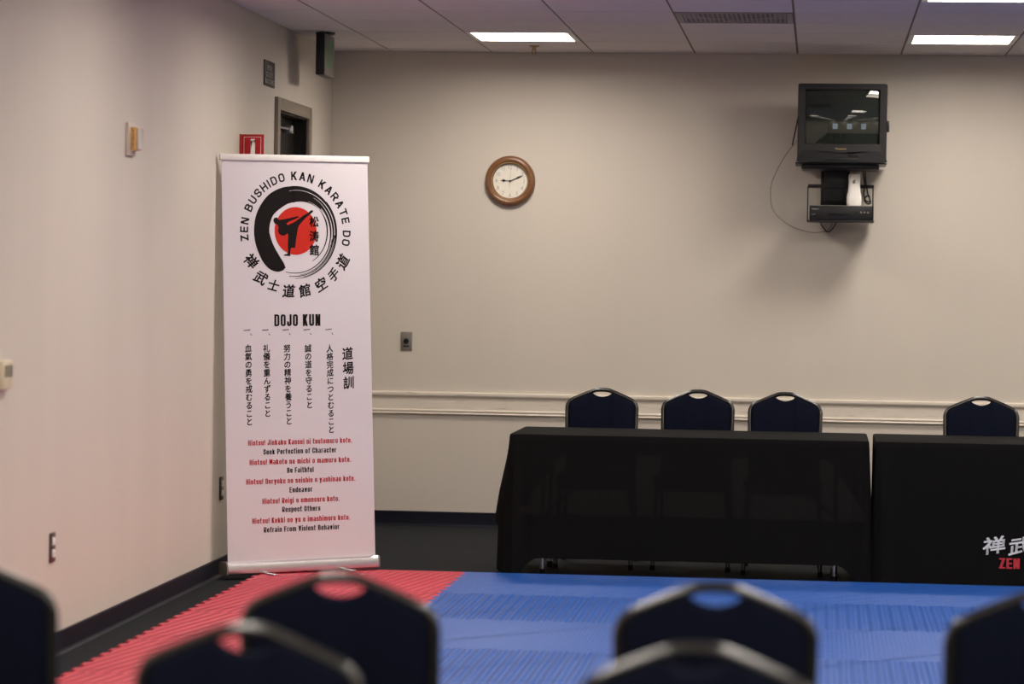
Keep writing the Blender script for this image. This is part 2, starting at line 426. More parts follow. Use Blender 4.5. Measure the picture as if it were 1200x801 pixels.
# ceiling: lay-in tiles and grid
LAMP_COLS = [1, 5, 9, 13, 17, 21]; LAMP_ROWS = [4*m+1 for m in range(9)]  # last two columns: unseen lamps added for more light from the right
VENT = (3, 3)
bm = B(); gap = .006
cols = [-1]+list(range(0, 24)); ny = 35
for k in cols:
    x0 = XL if k == -1 else G0+k*GS; x1 = min(G0+(k+1)*GS, XR)
    if x1-x0 < .05: continue
    for j in range(-1, ny):
        y1 = YB if j == -1 else GY-j*GS; y0 = max(GY-(j+1)*GS, YR)
        if y1-y0 < .03: continue
        if (k in LAMP_COLS and j in LAMP_ROWS) or (k, j) == VENT: continue
        box(bm, x0+gap, x1-gap, y0+gap, y1-gap, HC, HC+.02)
struct(link('ceiling', bm, TILE, smooth=0))
bm = B()
for k in range(0, 24):
    x = G0+k*GS
    if x < XR: box(bm, x-.012, x+.012, YR, YB, HC+.004, HC+.03)
for j in range(0, ny):
    y = GY-j*GS
    if y > YR: box(bm, XL, XR, y-.012, y+.012, HC+.005, HC+.029)
struct(link('trim_2', bm, GRID, smooth=0))
# chair rail on the back wall
prof = [(0, .676), (.016, .676), (.019, .681), (.016, .686), (.012, .689), (.016, .692), (.018, .698), (.016, .703), (.010, .706),
        (.010, .776), (.014, .779), (.020, .784), (.024, .792), (.024, .806), (.019, .811), (0, .811)]
bm = B(); prism(bm, prof, lambda d, z: (XL, YB-d, z), (XR-XL, 0, 0))
struct(link('trim_1', bm, RAIL, smooth=0))
cove = [(0, 0), (.020, 0), (.014, .004), (.010, .012), (.008, .03), (.008, .084), (.006, .088), (0, .088)]
bm = B(); prism(bm, cove, lambda d, z: (XL+.02, YB-d, z), (XR-XL-.02, 0, 0))
struct(link('baseboard_back', bm, BASEB, smooth=20))
bm = B(); prism(bm, cove, lambda d, z: (XL+d, YR, z), (0, 15.45-YR, 0)); prism(bm, cove, lambda d, z: (XL+d, 16.55, z), (0, YB-16.55, 0))
struct(link('baseboard_left', bm, BASEB, smooth=20))
# door in the left wall
d1 = struct(thing('door_1', None, None, (XL, 16.0, 0)))
bm = B()
for (a, b, c, d) in ((15.477, 15.545, 0, 2.466), (16.455, 16.523, 0, 2.466), (15.545, 16.455, 2.398, 2.466)):
    box(bm, -.001, .022, a-16, b-16, c, d, .003)
link('door_frame', bm, TAUPE, d1)
bm = B(); box(bm, -.15, -.001, -.47, -.455, 0, 2.405); box(bm, -.15, -.001, .455, .47, 0, 2.405); box(bm, -.15, -.001, -.455, .455, 2.39, 2.405)
link('door_jamb', bm, DOORM, d1)
bm = B(); box(bm, -.115, -.07, -.452, .452, .008, 2.386, .002); link('door_leaf', bm, DOORM, d1)
bm = B(); box(bm, -.07, -.02, .12, .16, 2.30, 2.345, .004); tube(bm, [(-.045, .14, 2.325), (-.03, -.2, 2.318), (-.03, -.44, 2.325)], .007, 8)
link('door_closer', bm, STEEL, d1)

# ------------------------------------------------------------------ foam puzzle mats
def puzzle_edge(n=14, depth=.022):
    """offsets (s, d) along a unit edge, dovetail teeth that swing both ways"""
    pts = []
    for i in range(n):
        s0 = i/n; w = 1/n; sg = 1 if i % 2 == 0 else -1
        pts += [(s0+.12*w, sg*depth/2*.2), (s0+.02*w if 0 else s0+.06*w, sg*depth/2), (s0+.94*w, sg*depth/2), (s0+.88*w, sg*depth/2*.2)]
    return pts
TEETH = puzzle_edge()
def mat_tile(name, x0, x1, y0, y1, m, straight_far=False):
    cx, cy = (x0+x1)/2, (y0+y1)/2; wx, wy = x1-x0, y1-y0
    P = [(x0, y0)] + [(x0+s*wx, y0+d) for s, d in TEETH] + [(x1, y0)] + [(x1+d, y0+s*wy) for s, d in TEETH] + [(x1, y1)]
    if not straight_far: P += [(x0+s*wx, y1+d) for s, d in reversed(TEETH)]
    P += [(x0, y1)] + [(x0+d, y0+s*wy) for s, d in reversed(TEETH)]
    bm = B(); prism(bm, [(a-cx, b-cy) for a, b in P], lambda a, b: (a, b, 0), (0, 0, .025))
    return link(name, bm, m, None, 0, (cx, cy, 0))
ORD = ['first', 'second', 'third', 'fourth', 'fifth', 'sixth']
YF = 14.41
for j in range(5):
    y1 = YF-j; y0 = y1-1
    rowtxt = 'nearest the back wall' if j == 0 else '%s row out from the back wall' % ORD[j]
    tag(mat_tile('foam_mat', -2.725, -1.74, y0, y1, REDFOAM[j % 2], j == 0), 'red interlocking foam mat in the red strip, %s' % rowtxt, 'mat', 'red foam mats along the left wall')
    for i in range(4):
        x0 = -1.74+i
        ct = 'bordering the red strip' if i == 0 else '%s mat from the red strip' % ORD[i]
        rt = 'edging the table row' if j == 0 else '%s row out from the tables' % ORD[j]
        tag(mat_tile('foam_mat', x0, x0+1, y0, y1, BLUEFOAM[j % 2], j == 0), 'blue interlocking foam mat, %s, %s' % (rt, ct), 'mat', 'blue foam mats before the tables')

# ------------------------------------------------------------------ roll-up banner
BO = Vector((-2.874, 13.955, .0235)); TH, PHI, PSI = .592, .015, -.018
dh = Vector((math.cos(TH), math.sin(TH), 0)); nn = Vector((math.sin(TH), -math.cos(TH), 0)); zz = Vector((0, 0, 1))
E1 = math.cos(PHI)*dh + math.sin(PHI)*zz
E2 = -math.sin(PHI)*dh + math.cos(PHI)*zz; E2 = math.cos(PSI)*E2 + math.sin(PSI)*nn
E3 = E1.cross(E2)                        # toward the viewer
ban = thing('rollup_banner', 'tall white roll-up banner with karate emblem and dojo rules, standing by the left wall', 'banner')
BM = Matrix((E1, E2, E3)).transposed().to_4x4(); BM.translation = BO
ban.matrix_world = BM
# local axes in the banner: x = across, y = up, z = toward the viewer
def bl(e): return lambda a, b: (a, b, e)
bm = B()
prof = [(-.075, .004), (-.02, .0), (.016, .0), (.024, .006), (.026, .03), (.022, .052), (.010, .060), (-.05, .062), (-.072, .05), (-.08, .03)]
prism(bm, [(z, y) for z, y in prof], lambda z, y: (.006, y, z), (.815, 0, 0)); link('base_housing', bm, ALU, ban, 25)
for xx in (0, .821):
    bm = B(); prism(bm, [(z*1.06, y*1.06-.001) for z, y in prof], lambda z, y: (xx, y, z), (.007, 0, 0)); link('end_cap', bm, GREYP, ban, 25)
for xx in (.20, .62):
    bm = B(); box(bm, xx, xx+.03, -.001, .004, -.13, .125, .001); link('foot', bm, ALU, ban)
bm = B(); tube(bm, [(.41, .05, -.03), (.40, 1.0, -.035), (.393, 2.055, -.012)], .009, 10); link('support_pole', bm, ALU, ban)
bm = B()
NS = 24
for side in (0, 1):
    pass
def sheet_edge(v):  # left and right edge of the printed sheet at height v
    t = (v-.05)/(2.045-.05)
    return .015+(-.003-.015)*t, .814+(.785-.814)*t
vv = []
for i in range(NS+1):
    v = .05+(2.045-.05)*i/NS; a, b = sheet_edge(v); vv.append((a, b, v))
for e in (0, -.0015):
    for i in range(NS):
        q = [(vv[i][0], vv[i][2], e), (vv[i][1], vv[i][2], e), (vv[i+1][1], vv[i+1][2], e), (vv[i+1][0], vv[i+1][2], e)]
        if e: q = q[::-1]
        bm.faces.new([bm.verts.new(p) for p in q])
sheet = link('printed_sheet', bm, BANNER, ban, 0)
bm = B(); box(bm, -.012, .793, 2.036, 2.067, -.012, .010, .004); link('top_rail', bm, WHITE_METAL, ban)
# --- emblem (flat print, thin ink layers)
EC = (.391, 1.687)
ink1, ink2, ink3 = .0006, .0011, .0016
def disc(bm, cx, cy, rx, ry, e, n=64): flat(bm, [(cx+rx*math.cos(2*PI*k/n), cy+ry*math.sin(2*PI*k/n)) for k in range(n)], bl(e))
bm = B(); disc(bm, .390, 1.691, .1135, .1185, ink1); link('sun_disc', bm, SUNRED, sheet, 0)
# brush ring: thick on the left, tapering round the top to fine strands on the right
outer = [(.335, 1.511), (.3182, 1.4943), (.286, 1.489), (.2468, 1.5032), (.2115, 1.5403), (.187, 1.5895), (.1711, 1.6419), (.1666, 1.6944), (.1742, 1.7535), (.1959, 1.8062), (.2355, 1.8592), (.2785, 1.8893), (.3287, 1.9077), (.381, 1.9134)]
inner = [(.3312, 1.5150), (.3256, 1.5306), (.3044, 1.5635), (.2762, 1.6095), (.2587, 1.6489), (.2484, 1.6949), (.2595, 1.7476), (.2848, 1.784), (.3424, 1.8222), (.381, 1.8333)]
bm = B()
flat(bm, [tuple(p)[:2] for p in spline([(*p, 0) for p in outer], 5)] + [tuple(p)[:2] for p in reversed(spline([(*p, 0) for p in inner], 5))], bl(ink1))
def arc_band(bm, a0, a1, r0, r1, w0, w1, e=ink1, c=(.391, 1.686), n=40, sx=.985):
    """a tapering brush strand from angle a0 to a1 (degrees)"""
    L_, R_ = [], []
    for i in range(n+1):
        t = i/n; a = math.radians(a0+(a1-a0)*t); rr = r0+(r1-r0)*t; w = w0+(w1-w0)*t
        L_.append((c[0]+sx*(rr+w/2)*math.cos(a), c[1]+(rr+w/2)*math.sin(a))); R_.append((c[0]+sx*(rr-w/2)*math.cos(a), c[1]+(rr-w/2)*math.sin(a)))
    for i in range(n):
        flat(bm, [L_[i], L_[i+1], R_[i+1], R_[i]], bl(e))
arc_band(bm, 96, 40, .187, .199, .083, .054)       # body over the top right
arc_band(bm, 42, -8, .2215, .2225, .014, .011)
arc_band(bm, 42, -14, .205, .2085, .013, .008)
arc_band(bm, 42, -20, .190, .1935, .013, .006)
arc_band(bm, 42, -58, .176, .170, .010, .003)
for (a0, a1, rr, r2, w0, w1) in ((-8, -92, .2235, .231, .009, .002), (-14, -100, .2085, .222, .007, .003), (-20, -106, .195, .206, .006, .003), (-4, -80, .215, .226, .005, .002), (-10, -84, .202, .214, .004, .002)):
    arc_band(bm, a0, a1, rr, r2, w0, w1)
link('brush_ring', bm, INK, sheet, 0)
bm = B()                                             # bare streaks in the brush stroke
arc_band(bm, 100, 18, .206, .214, .0015, .004, ink2); arc_band(bm, 66, 10, .166, .184, .001, .006, ink2)
arc_band(bm, 60, 5, .197, .200, .001, .004, ink2)
link('brush_streaks', bm, BANNER, sheet, 0)
kick = [(.27, 1.746), (.2756, 1.7547), (.2864, 1.758), (.2958, 1.7533), (.2991, 1.7454), (.325, 1.7484), (.3552, 1.7538), (.3854, 1.7608), (.4049, 1.7649), (.4079, 1.7598), (.3853, 1.7489), (.3559, 1.7388), (.3399, 1.7267), (.348, 1.7195), (.3852, 1.736), (.4156, 1.7565), (.4331, 1.7692), (.4548, 1.7793), (.4723, 1.7934), (.4832, 1.7955), (.4853, 1.7875), (.4678, 1.7734), (.446, 1.7574), (.4241, 1.7353), (.4089, 1.7193), (.4022, 1.7034), (.4, 1.6875), (.3932, 1.6557), (.3863, 1.6061), (.3669, 1.608), (.3626, 1.6032), (.3602, 1.5842), (.3601, 1.5663), (.3256, 1.5682), (.3244, 1.5722), (.3451, 1.5782), (.3487, 1.592), (.3475, 1.6119), (.3478, 1.6396), (.3502, 1.6713), (.3459, 1.6792), (.3286, 1.6673), (.3114, 1.6691), (.2986, 1.679), (.2944, 1.6928), (.2988, 1.7067), (.2904, 1.7244), (.2797, 1.7243), (.2712, 1.7361)]
bm = B(); flat(bm, kick, bl(ink2)); link('kicker_silhouette', bm, INK, sheet, 0)
bm = B()
for ch, v in zip('松涛館', (1.738, 1.666, 1.597)): bold_put(bm, ch, fit(.465, .514, v-.026, v+.026, bl(ink3)), .022)
link('emblem_kanji', bm, INK, sheet, 0)
# arc title
title = 'ZEN BUSHIDO KAN KARATE DO'
W_, T_ = .56, .185
adv = [.52 if ch == ' ' else stroke_width(ch, W_, T_)+.20 for ch in title]
tot = sum(adv); A0, A1, R0, KS = 191.0, -15.5, .2555, .043
pos = 0; bm = B()
for ch, w in zip(title, adv):
    a = math.radians(A0+(A1-A0)*(pos+w/2)/tot); pos += w
    if ch == ' ': link('arc_title', bm, INK, sheet, 0); bm = B(); continue
    c_, s_ = math.cos(a-PI/2), math.sin(a-PI/2); mid = stroke_width(ch, W_, T_)/2
    def tf(x, y, a=a, c_=c_, s_=s_, mid=mid):
        px, py = (x-mid)*KS, y*KS
        return (EC[0]+R0*math.cos(a)+px*c_-py*s_, EC[1]+R0*math.sin(a)+px*s_+py*c_, ink1)
    stroke_letter(bm, ch, W_, T_, tf)
link('arc_title', bm, INK, sheet, 0)
bm = B()
for ch, (cu_, cv_), w in zip('禅武士道館空手道', [(.1514, 1.5412), (.2019, 1.4583), (.27, 1.4226), (.3509, 1.3938), (.4366, 1.3959), (.5257, 1.4267), (.5943, 1.4746), (.6449, 1.5395)], (.070, .068, .062, .068, .066, .068, .062, .070)):
    ang = math.atan2(EC[1]-cv_, EC[0]-cu_)-PI/2; ang *= .9
    c_, s_ = math.cos(ang), math.sin(ang)
    def tf(x, y, bd, cu_=cu_, cv_=cv_, c_=c_, s_=s_, w=w):
        px = (x-(bd[0]+bd[1])/2)*w; py = (y-(bd[2]+bd[3])/2)*w; py += px*.12
        return (cu_+px*c_-py*s_, cv_+px*s_+py*c_, ink1)
    bold_put(bm, ch, tf, .024)
link('arc_kanji', bm, INK, sheet, 0)
bm = B(); stroke_word(bm, 'DOJO KUN', .30, .20, .12, .36, .2715, .5207, 1.219, 1.278, bl(ink1), .15); link('heading', bm, INK, sheet, 0)
for text, u0, v0, u1, v1 in (('血氣の勇を戒むること', .1314, 1.1119, .1348, .7503), ('礼儀を重んずること', .2288, 1.1107, .2325, .7901), ('努力の精神を養うこと', .3387, 1.1093, .3468, .7494), ('誠の道を守ること', .4522, 1.1078, .4583, .8274), ('人格完成につとむること', .5703, 1.1063, .5763, .7011), ('道場訓', .6684, 1.0794, .6738, .9339)):
    n = len(text); big = text == '道場訓'; w = .062 if big else .038; bm = B()
    for i, ch in enumerate(text):
        uu, v_ = u0+(u1-u0)*i/(n-1), v0+(v1-v0)*i/(n-1)
        bold_put(bm, ch, lambda x, y, bd, uu=uu, v_=v_, w=w: (uu+(x-.5)*w, v_+(y-.38+(x-.5)*.08)*w*1.06, ink1), .020)
    link('column_heading' if big else 'kanji_column', bm, INK, sheet, 0)
    if not big:
        bm = B()
        bold_put(bm, '一', lambda x, y, bd, uu=u0: (uu-.006+(x-.5)*.038, 1.201+(y-(bd[2]+bd[3])/2+(x-.5)*.08)*.038, ink1), .012)
        flat(bm, [(u0+.010, 1.186), (u0+.020, 1.178), (u0+.016, 1.174)], bl(ink1))
        link('list_mark', bm, INK, sheet, 0)
def line(text, a, b, v, m, d):
    bm = B(); stroke_word(bm, text, .26, .17, .10, .30, a, b, v, v+.0265, bl(ink1), .135)
    link('printed_line', bm, m, sheet, 0)
for text, a, b, v in (('Seek Perfection of Character', .208, .6031, .5862), ('Be Faithful', .3345, .4783, .4918), ('Endeavor', .3468, .4709, .394), ('Respect Others', .3067, .5132, .2981), ('Refrain From Violent Behavior', .207, .6167, .2012)):
    line(text, a, b, v, INK, .035)
for text, a, b, v in (('Hiotsu! Jinkaku Kansei ni tsutomuro koto.', .1273, .6893, .6325), ('Hiotsu! Makoto no michi o mamuro koto.', .1341, .6829, .5362), ('Hiotsu! Doryoku no seishin o yashinau koto.', .115, .7057, .4408), ('Hiotsu! Reigi o omonsuru koto.', .2006, .6178, .3425), ('Hiotsu! Kekki no yu o imashimuru koto.', .1457, .6761, .2466)):
    line(text, a, b, v, REDINK, .035)

# ------------------------------------------------------------------ banquet chairs
def chair_parts(root):
    T = math.tan(math.radians(7.5))
    def yb(z): return -(z-.47)*T                     # the back leans away from the seat
    half = [(0, .914), (.030, .9125), (.054, .905), (.11, .882), (.158, .860), (.176, .845), (.185, .822), (.1855, .79), (.184, .70), (.180, .58), (.176, .47)]
    pts = [(-x, yb(z), z) for x, z in reversed(half)] + [(x, yb(z), z) for x, z in half[1:]]
    path = spline(pts, 6)
    bm = B(); tube(bm, path, .0112, 12); link('back_frame', bm, FRAME, root, 60)
    # upholstered panel follows the frame and dips in a lens under the top bar for the hand hole
    ph = [(0, .876), (.022, .8795), (.040, .887), (.053, .897), (.062, .8965), (.11, .876), (.155, .855), (.171, .841), (.178, .820), (.1785, .79), (.177, .70), (.173, .58), (.168, .52), (.150, .492), (.10, .484), (0, .482)]
    outl = [(-x, z) for x, z in reversed(ph)] + [(x, z) for x, z in ph[1:-1]]
    o2 = [(p.x, p.y) for p in spline([(x, z, 0) for x, z in outl], 3, True)]
    n = len(o2); cx, cz = 0, .69
    area = sum(o2[i][0]*o2[(i+1) % n][1]-o2[(i+1) % n][0]*o2[i][1] for i in range(n))
    sg = 1 if area > 0 else -1
    def inset(d):
        out = []
        for i in range(n):
            a, b = Vector(o2[(i-1) % n]), Vector(o2[(i+1) % n]); t = (b-a).normalized()
            nin = Vector((-t.y, t.x))*sg
            out.append((o2[i][0]+nin.x*d, o2[i][1]+nin.y*d))
        return out
    bm = B()
    layers = [(inset(.011), .021), (inset(.004), .015), (o2, .006), (o2, -.006), (inset(.004), -.013), (inset(.010), -.017)]
    rings = [[bm.verts.new((x, yb(z)+dy, z)) for x, z in lay] for lay, dy in layers]
    for i in range(len(rings)-1):
        for k in range(n): bm.faces.new((rings[i][k], rings[i][(k+1) % n], rings[i+1][(k+1) % n], rings[i+1][k]))
    fa = bm.faces.new(rings[0]); fb = bm.faces.new(rings[-1][::-1]); bmesh.ops.triangulate(bm, faces=[fa, fb])
    link('backrest', bm, NAVY, root, 50)
    # seat: a thick cushion, wider at the front
    bm = B()
    def taper(c): return Vector((c.x*(1-.10*(.42-c.y)/.42), c.y, c.z+.012*math.sin(max(0, min(1, c.y/.42))*PI)))
    box(bm, -.205, .205, .005, .42, .425, .492, .026, 4, taper); link('seat', bm, NAVY, root, 60)
    bm = B()
    tube(bm, [(-.17, .02, .418), (-.185, .37, .418), (.185, .37, .418), (.17, .02, .418), (-.17, .02, .418)], .010, 8); link('seat_frame', bm, FRAME, root, 50)
    for s in (-1, 1):
        bm = B(); tube(bm, spline([(s*.18, .365, .425), (s*.186, .385, .34), (s*.192, .40, .15), (s*.196, .41, .012)], 4), .0112, 10); lg = link('leg', bm, FRAME, root, 50)
        bm = B(); lathe(bm, [(0, 0), (.015, 0), (.015, .02), (.0118, .026), (0, .026)], 12, 'Z', (s*.196, .41, 0)); link('rubber_foot', bm, RUBBER, lg, 40)
        bm = B(); tube(bm, spline([(s*.176, 0, .475), (s*.180, -.004, .40), (s*.188, -.03, .2), (s*.195, -.07, .012)], 4), .0112, 10); lg = link('leg', bm, FRAME, root, 50)
        bm = B(); lathe(bm, [(0, 0), (.015, 0), (.015, .02), (.0118, .026), (0, .026)], 12, 'Z', (s*.195, -.07, 0)); link('rubber_foot', bm, RUBBER, lg, 40)
        bm = B(); tube(bm, [(s*.1885, -.03, .21), (s*.191, .395, .23)], .007, 8); link('stretcher', bm, FRAME, root, 50)
FARG, NEARG = 'navy chairs behind the black tables', 'navy chairs with backs to the camera'
base_chair = thing('banquet_chair', '', 'chair')
chair_parts(base_chair)
chairs = [
 # x, y of the top of the back, turn, label, group
 (-1.143, 15.443, PI, 'navy banquet chair behind the left table, nearest its left end and the banner', FARG),
 (-.631, 15.463, PI-.02, 'navy banquet chair behind the left table, the middle one of its three', FARG),
 (-.166, 15.336, PI, 'navy banquet chair behind the left table, closest to where the two tables meet', FARG),
 (.852, 15.267, PI, 'navy banquet chair behind the right table with the kanji cloth', FARG),
 (-1.690, 5.60, .04, 'navy banquet chair cut off by the left edge of the photo, backrest only', NEARG),
 (-.912, 5.519, .0, 'navy banquet chair back in front of the banner base, over the red mats', NEARG),
 (-.186, 5.528, .0, 'whole navy chair back centred over the blue mats, before the left table', NEARG),
 (.445, 5.56, .05, 'navy banquet chair cut off by the right edge, before the kanji tablecloth', NEARG),
 (-.924, 4.668, -.10, 'lowest navy chair back at left, overlapping the chair before the banner', NEARG),
 (-.182, 4.586, .0, 'lowest navy chair back at centre, overlapping the chair over the blue mats', NEARG),
 (.522, 4.60, .0, 'navy chair whose top just shows in the bottom right corner', NEARG),
]
TOPY = -(.914-.47)*math.tan(math.radians(7.5))
for i, (x, y, rz, lab, grp) in enumerate(chairs):
    c = base_chair if i == 0 else copy_tree(base_chair)
    c.location = (x-(-math.sin(rz)*TOPY), y-math.cos(rz)*TOPY, 0); c.rotation_euler = (0, 0, rz)
    tag(c, lab, 'chair', grp)

# ------------------------------------------------------------------ folding tables and cloths
def table(x0, x1, y0, y1, h, label):
    cx, cy = (x0+x1)/2, (y0+y1)/2; w, d = (x1-x0)/2, (y1-y0)/2
    t = thing('folding_table', label, 'table', (cx, cy, 0), 0, 'folding tables under black cloths')
    bm = B(); box(bm, -w+.012, w-.012, -d+.012, d-.012, h-.03, h, .006); link('tabletop', bm, LAMINATE, t)
    for sx in (-1, 1):
        X = sx*(w-.16)
        for sy in (-1, 1):
            bm = B(); tube(bm, [(X, sy*(d-.17), h-.03), (X, sy*(d-.17), .01)], .0125, 10); lg = link('leg', bm, STEEL, t, 50)
            bm = B(); lathe(bm, [(0, 0), (.017, 0), (.017, .03), (0, .03)], 12, 'Z', (X, sy*(d-.17), 0)); link('rubber_foot', bm, RUBBER, lg, 40)
        bm = B(); tube(bm, [(X, -d+.17, .30), (X, d-.17, .30)], .010, 8); tube(bm, [(X, 0, .31), (sx*.25, 0, h-.04)], .008, 8); link('leg_brace', bm, STEEL, t, 50)
    return t
TX0, TX1, TX2, TX3, TY0, TY1, TZ = -1.535, .262, .292, 2.12, 14.46, 15.21, .716
table(TX0, TX1, TY0, TY1, TZ, 'folding table under the sheer black cloth, its steel legs showing below the hem at centre')
table(TX2, TX3, TY0, TY1, TZ, 'folding table under the printed black cloth at the right edge of the photo')
def cloth(x0, x1, y0, y1, top, hem, flare, folds, m, name, label, seed=1):
    """top sheet plus a drape; hem(side,t,corner) gives hem height, flare the outward swing"""
    rnd = random.Random(seed)
    rad = .018; per = []
    def side(a, b, nrm, nm, n):
        for i in range(n):
            t = (i+.5)/n; per.append((a[0]+(b[0]-a[0])*t, a[1]+(b[1]-a[1])*t, nrm[0], nrm[1], nm, t))
    def corner(cx, cy, a0, nm, n=7):
        for i in range(n):
            a = a0+(PI/2)*(i+.5)/n; per.append((cx+rad*math.cos(a), cy+rad*math.sin(a), math.cos(a), math.sin(a), nm, .5))
    side((x0+rad, y0), (x1-rad, y0), (0, -1), 'front', 120); corner(x1-rad, y0+rad, -PI/2, 'fr')
    side((x1, y0+rad), (x1, y1-rad), (1, 0), 'right', 50); corner(x1-rad, y1-rad, 0, 'br')
    side((x1-rad, y1), (x0+rad, y1), (0, 1), 'back', 120); corner(x0+rad, y1-rad, PI/2, 'bl')
    side((x0, y1-rad), (x0, y0+rad), (-1, 0), 'left', 50); corner(x0+rad, y0+rad, PI, 'fl')
    n = len(per); NR = 26; bm = B(); rings = []
    def dcorner(x, y): return min(math.hypot(x-a, y-b) for a in (x0, x1) for b in (y0, y1))
    for j in range(NR+1):
        ring = []
        for (x, y, nx, ny_, nm, t) in per:
            dc = dcorner(x, y)
            h = hem(x, y, nm, dc); q = j/NR
            if j == 0: ring.append(bm.verts.new((x-nx*.012, y-ny_*.012, top))); continue
            if j == 1: ring.append(bm.verts.new((x-nx*.003, y-ny_*.003, top-.0025))); continue
            if j == 2: ring.append(bm.verts.new((x, y, top-.010))); continue
            q = (j-2)/(NR-2); z = (top-.010)+(h-(top-.010))*q
            drop = (top-z)
            out = flare(x, y, nm, dc)*drop + folds(x, y, nm, dc)*min(1, drop/.3)
            ring.append(bm.verts.new((x+nx*out, y+ny_*out, z)))
        rings.append(ring)
    for j in range(NR):
        for k in range(n): bm.faces.new((rings[j][k], rings[j][(k+1) % n], rings[j+1][(k+1) % n], rings[j+1][k]))
    bm.faces.new(rings[0])
    o = link(name, bm, m, None, 50)
    return tag(o, label, 'tablecloth', 'black tablecloths')
def hem1(x, y, nm, dc):
    base = {'front': .100, 'back': .58, 'left': .19, 'right': .12}.get(nm, .06)
    if nm in ('bl', 'br'): return .30
    if nm == 'back': return .58-.28*max(0, 1-dc/.2)
    if nm == 'left': base = .27-.05*(y-TY0)/.75
    k = max(0, 1-dc/(.06 if nm == 'left' else .15)); k = k*k*(3-2*k)
    return base+(.022-base)*min(1, k*1.5)
def flare1(x, y, nm, dc):
    f_ = {'front': .015, 'back': .01, 'left': .15, 'right': .015}.get(nm, .05)
    if nm in ('fl', 'bl'): f_ = .055
    if nm == 'left': f_ = .055+(.15-.055)*min(1, dc/.08)
    if nm == 'front' and x < -1: f_ += .03*max(0, 1-dc/.1)
    return f_
def folds1(x, y, nm, dc):
    if nm == 'front': return .010+.004*math.sin(x*13)+.003*math.sin(x*31+1) + .010*math.exp(-(dc/.10)**2)*(1+math.sin(dc*60))
    if nm == 'left': return .010*(1+math.sin(y*22))
    return 0
cloth(TX0, TX1, TY0, TY1, TZ+.006, hem1, flare1, folds1, SHEERCLOTH, 'tablecloth', 'sheer plain black tablecloth draped over the left table, chairs faintly visible through it')
def hem2(x, y, nm, dc): return {'front': .028, 'fr': .028, 'fl': .028, 'back': .58-.28*max(0, 1-dc/.2), 'bl': .30, 'br': .30}.get(nm, .04)
def flare2(x, y, nm, dc): return {'front': .03, 'fl': .03, 'fr': .03}.get(nm, .008)
def folds2(x, y, nm, dc):
    if nm == 'front' and x < 1: return .006+.018*math.exp(-((x-TX2-.05)/.03)**2) - .004*math.exp(-((x-TX2-.12)/.04)**2)+.002*math.sin(x*9)
    if nm == 'front': return .006+.002*math.sin(x*9)
    return 0
cl2 = cloth(TX2, TX3, TY0, TY1, TZ+.006, hem2, flare2, folds2, BLACKCLOTH, 'tablecloth', 'opaque black tablecloth printed with white kanji and red ZEN on the right table')
def cl_front(x, z):
    drop = TZ+.006-z
    return (x, TY0-flare2(x, 0, 'front', 9)*drop-folds2(x, 0, 'front', 9)-.0025, z)
bm = B()
for i, ch in enumerate('禅武士道館空手道'):
    cx, cz, w = .882+.126*i, .222, .102
    def tf(x, y, bd, cx=cx, cz=cz, w=w):
        px = (x-(bd[0]+bd[1])/2)*w*1.12; py = (y-(bd[2]+bd[3])/2)*w*.88
        return cl_front(cx+px+py*.06, cz+py+px*.16)
    bold_put(bm, ch, tf, .018)
link('white_kanji_print', bm, CLOTHWHITE, cl2, 0)
bm = B(); stroke_word(bm, 'ZEN BUSHIDO KAN KARATE DO', .34, .21, .10, .34, .907, 1.73, .108, .160, cl_front, .16)
link('red_lettering', bm, CLOTHRED, cl2, 0)

# ------------------------------------------------------------------ television on its wall mount
mt = thing('tv_wall_mount', 'black steel wall bracket holding the television and a recorder cage', 'wall mount', (.083, YB, 2.0))
ox, oz = .083, 2.0
def L3(x, y, z): return (x-ox, y-YB, z-oz)
bm = B(); box(bm, .02-ox, .15-ox, -.18, -.12, 1.985-oz, 2.20-oz, .006); box(bm, .03-ox, .14-ox, -.12, 0, 2.02-oz, 2.10-oz, .006); box(bm, -.0-ox, .17-ox, -.015, 0, 1.93-oz, 2.19-oz, .004)
link('bracket_post', bm, PLASTIC, mt)
bm = B(); box(bm, -.115-ox, .335-ox, -.40, -.05, 2.165-oz, 2.194-oz, .008); box(bm, -.15-ox, .378-ox, -.43, -.03, 2.194-oz, 2.202-oz, .003); link('tray', bm, PLASTIC, mt)
bm = B()
box(bm, -.075-ox, .31-ox, -.20, -.184, 2.062-oz, 2.083-oz, .003)
link('crossbar', bm, PLASTIC, mt)
bm = B()
for x in (-.075, .305):
    tube(bm, [L3(x, YB-.19, 2.07), L3(x, YB-.21, 1.98), L3(x, YB-.23, 1.95)], .004, 8)
    box(bm, x-.003-ox, x+.003-ox, -.37, -.06, 1.868-oz, 1.955-oz, .001)
box(bm, -.078-ox, .312-ox, -.37, -.06, 1.860-oz, 1.868-oz, .002)
link('recorder_cage', bm, PLASTIC, mt)
tv = thing('television', 'boxy black tube television high on the back wall, screen dark', 'television', (.117, 16.90, 2.204))
FY = 0.0
bm = B()
def rect(x0, x1, z0, z1): return [(x0, z0), (x1, z0), (x1, z1), (x0, z1)]
